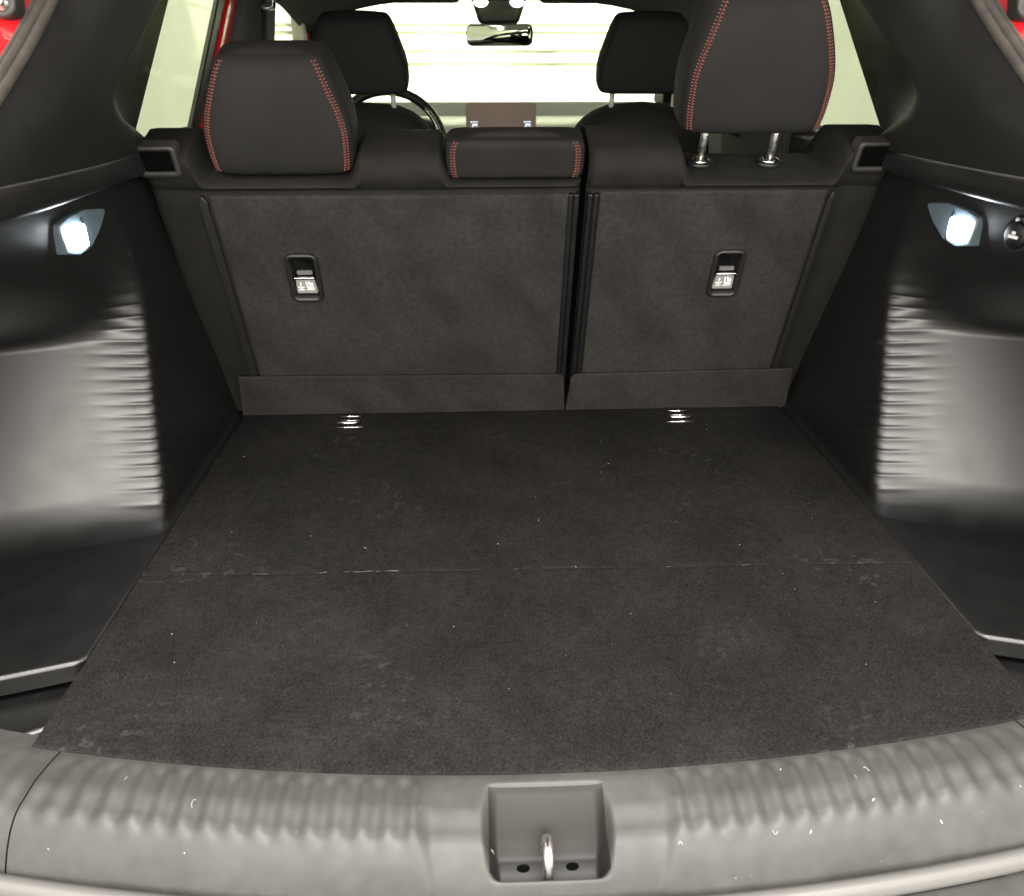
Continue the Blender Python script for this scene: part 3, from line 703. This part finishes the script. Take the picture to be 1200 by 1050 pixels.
# steering wheel
sw = thing('steering_wheel', (-.372, 2.24, .36), "black steering wheel with a silver rim insert beyond the driver's seat", 'steering wheel')
e1 = Vector((1, 0, 0)); e2 = Vector((0, .38, .925)).normalized(); nW = e1.cross(e2); c = Vector((-.372, 2.24, .360))
MB().tube([c + (e1 * math.cos(a) + e2 * math.sin(a)) * .187 for a in np.linspace(0, 2 * math.pi, 48, endpoint=False)], .0155, 10, closed=True).build('rim', 'black_plastic', sw)
MB().tube([c + nW * .011 + (e1 * math.cos(a) + e2 * math.sin(a)) * .181 for a in np.linspace(-.5, .75, 14)], .0075, 8).build('rim_insert', 'chrome', sw)
MB().prism(rrect(-.09, -.07, .09, .07, .04), -.02, .03, lambda a, b, h: c + e1 * a + e2 * b + nW * h).build('hub', 'black_plastic', sw, bevel=.01)
for sgn in (-1, 1):
    MB().prism([(sgn * .07, -.025), (sgn * .185, -.012), (sgn * .185, .012), (sgn * .07, .025)], -.006, .008, lambda a, b, h: c + e1 * a + e2 * b + nW * h).build('spoke', 'black_plastic', sw, bevel=.004)
MB().prism([(-.02, -.07), (.02, -.07), (.012, -.185), (-.012, -.185)], -.006, .008, lambda a, b, h: c + e1 * a + e2 * b + nW * h).build('spoke', 'black_plastic', sw, bevel=.004)
MB().tube([c - nW * .02, c - nW * .02 + Vector((0, .30, -.12))], .035, 12).build('column', 'black_plastic', sw)
# dashboard
dh = thing('dashboard', (0, 2.75, .30), 'dashboard top coloured pale for the windscreen reflection, with a touchscreen coloured brownish for its reflection, below the windscreen', 'dashboard')
G = []
for y, z in ((2.46, -.05), (2.46, .28), (2.48, .378), (2.53, .405), (2.62, .415), (2.80, .418), (2.98, .415), (3.10, .405)):
    G.append([(x, y - .0, z - .03 * max(0, abs(x) - .5)) for x in np.linspace(-.66, .66, 23)])
grid('dash_top', G, 'dash_reflection_pale', dh, subsurf=1)
G = []
for a in np.linspace(0, math.pi, 12):
    G.append([(-.372 + x, 2.56 - .10 * math.cos(a) * .9, .36 + .075 * math.sin(a) * (1 - (x / .21) ** 4)) for x in np.linspace(-.20, .20, 15)])
grid('instrument_hood', G, 'black_plastic', dh, solid=.01)
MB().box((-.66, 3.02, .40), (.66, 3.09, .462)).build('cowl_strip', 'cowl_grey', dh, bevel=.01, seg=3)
scn = MB().prism(rrect(-.109, -.075, .139, .067, .010), 0, .016, lambda a, b, h: (a, 2.40 + h - b * .1, .427 + b)).build('touchscreen', 'screen_reflection_brown', dh, bevel=.003)
fsn = lambda a, b, h: (a, 2.3985 + h - b * .1, .427 + b)
MB().prism(rrect(-.075, -.07, .104, .062, .002), -.0002, .0008, fsn).build('display', 'screen_reflection_brown', scn, smooth=False)
for x in (-.085, .103):
    mb = MB()
    for a, b, c_, d_ in ((-.008, -.014, -.002, -.010), (.000, -.013, .018, -.0105), (-.002, -.024, .016, -.018), (-.004, -.034, .002, -.026), (.010, -.036, .018, -.028)):
        mb.prism([(x + a, b + .014), (x + c_, b + .014), (x + c_, d_ + .014), (x + a, d_ + .014)], -.0014, -.0006, fsn)
    mb.build('screen_icon', 'icon_light', scn, smooth=False)
# interior mirror with its console
mr = thing('rear_view_mirror', (.008, 2.42, .80), 'black interior mirror under an overhead console with two lit map lights', 'mirror')
fm = lambda a, b, h: (.008 + a * .956 + h * .292, 2.395 - a * .292 + h * .956 - b * .10, .700 + b)
hs_ = MB().prism(rrect(-.116, -.033, .116, .033, .020, 6), 0, .022, fm).build('mirror_shell', 'black_plastic', mr, bevel=.006, seg=3)
MB().prism(rrect(-.111, -.0285, .111, .0285, .017, 6), -.0016, .0008, fm).build('mirror_face', 'mirror_glass', hs_)
MB().tube([(.008, 2.42, .715), (.008, 2.45, .745), (.008, 2.44, .79)], .016, 12).build('stem', 'black_plastic', mr)
MB().prism([(-.058, -.055), (.058, -.055), (.088, .045), (.10, .08), (-.10, .08), (-.088, .045)], 0, .075, lambda a, b, h: (.010 + a * 1.15, 2.40 + h - b * .15, .788 + b)).build('console', 'black_plastic', mr, bevel=.014, seg=3)
for sgn in (-1, 1):
    MB().lathe([(.001, 0), (.018, .001), (.020, .006), (.018, .012)], lambda p, q, h, s=sgn: (.010 + s * .060 + p * 1.2, 2.388 + h, .797 + q * .8), 18).build('map_light', 'map_glow', mr)

# ================================================================ crumbs and lint on carpet and sill
mb = MB()
for k in range(46):
    x, y = rng.uniform(-.50, .50), rng.uniform(.02, .78) ** 1.0
    r = rng.uniform(.0002, .0007); a = rng.uniform(0, 6.28); ln = rng.choice([r * 1.5, r * 2, r * 6], p=[.6, .3, .1])
    mb.tube([(x, y, .0055), (x + ln * math.cos(a), y + ln * math.sin(a), .0057)], r * .7, 5)
for k in range(9):
    x = rng.uniform(-.48, .46); d = rng.uniform(.01, .10)
    p = sill_pt(x, -d)
    a = rng.uniform(0, 6.28); r = rng.uniform(.0002, .0006); ln = rng.choice([.0007, .0012, .0025], p=[.65, .25, .1])
    q = sill_pt(x + ln * math.cos(a) , -d + ln * math.sin(a))
    mb.tube([(p[0], p[1], p[2] + r * .6), (q[0], q[1], q[2] + r * .6)], r, 5)
for cx, cd, r0, a0, a1 in ((-.352, .040, .004, 1.2, 4.4), (.303, .030, .006, .2, 2.0), (.196, .066, .005, 3.5, 5.6), (-.425, .022, .004, 2.0, 3.4), (.105, .074, .004, .5, 2.6)):
    hp = []
    for a in np.linspace(a0, a1, 9):
        q = sill_pt(cx + r0 * .5 * math.cos(a), -cd + r0 * math.sin(a)); hp.append((q[0], q[1], q[2] + .0006))
    mb.tube(hp, .0002, 5)
o = mb.build('lint_crumbs', 'lint'); tag(o, 'tiny pale lint specks scattered over the boot carpet and sill', 'lint', kind='stuff')
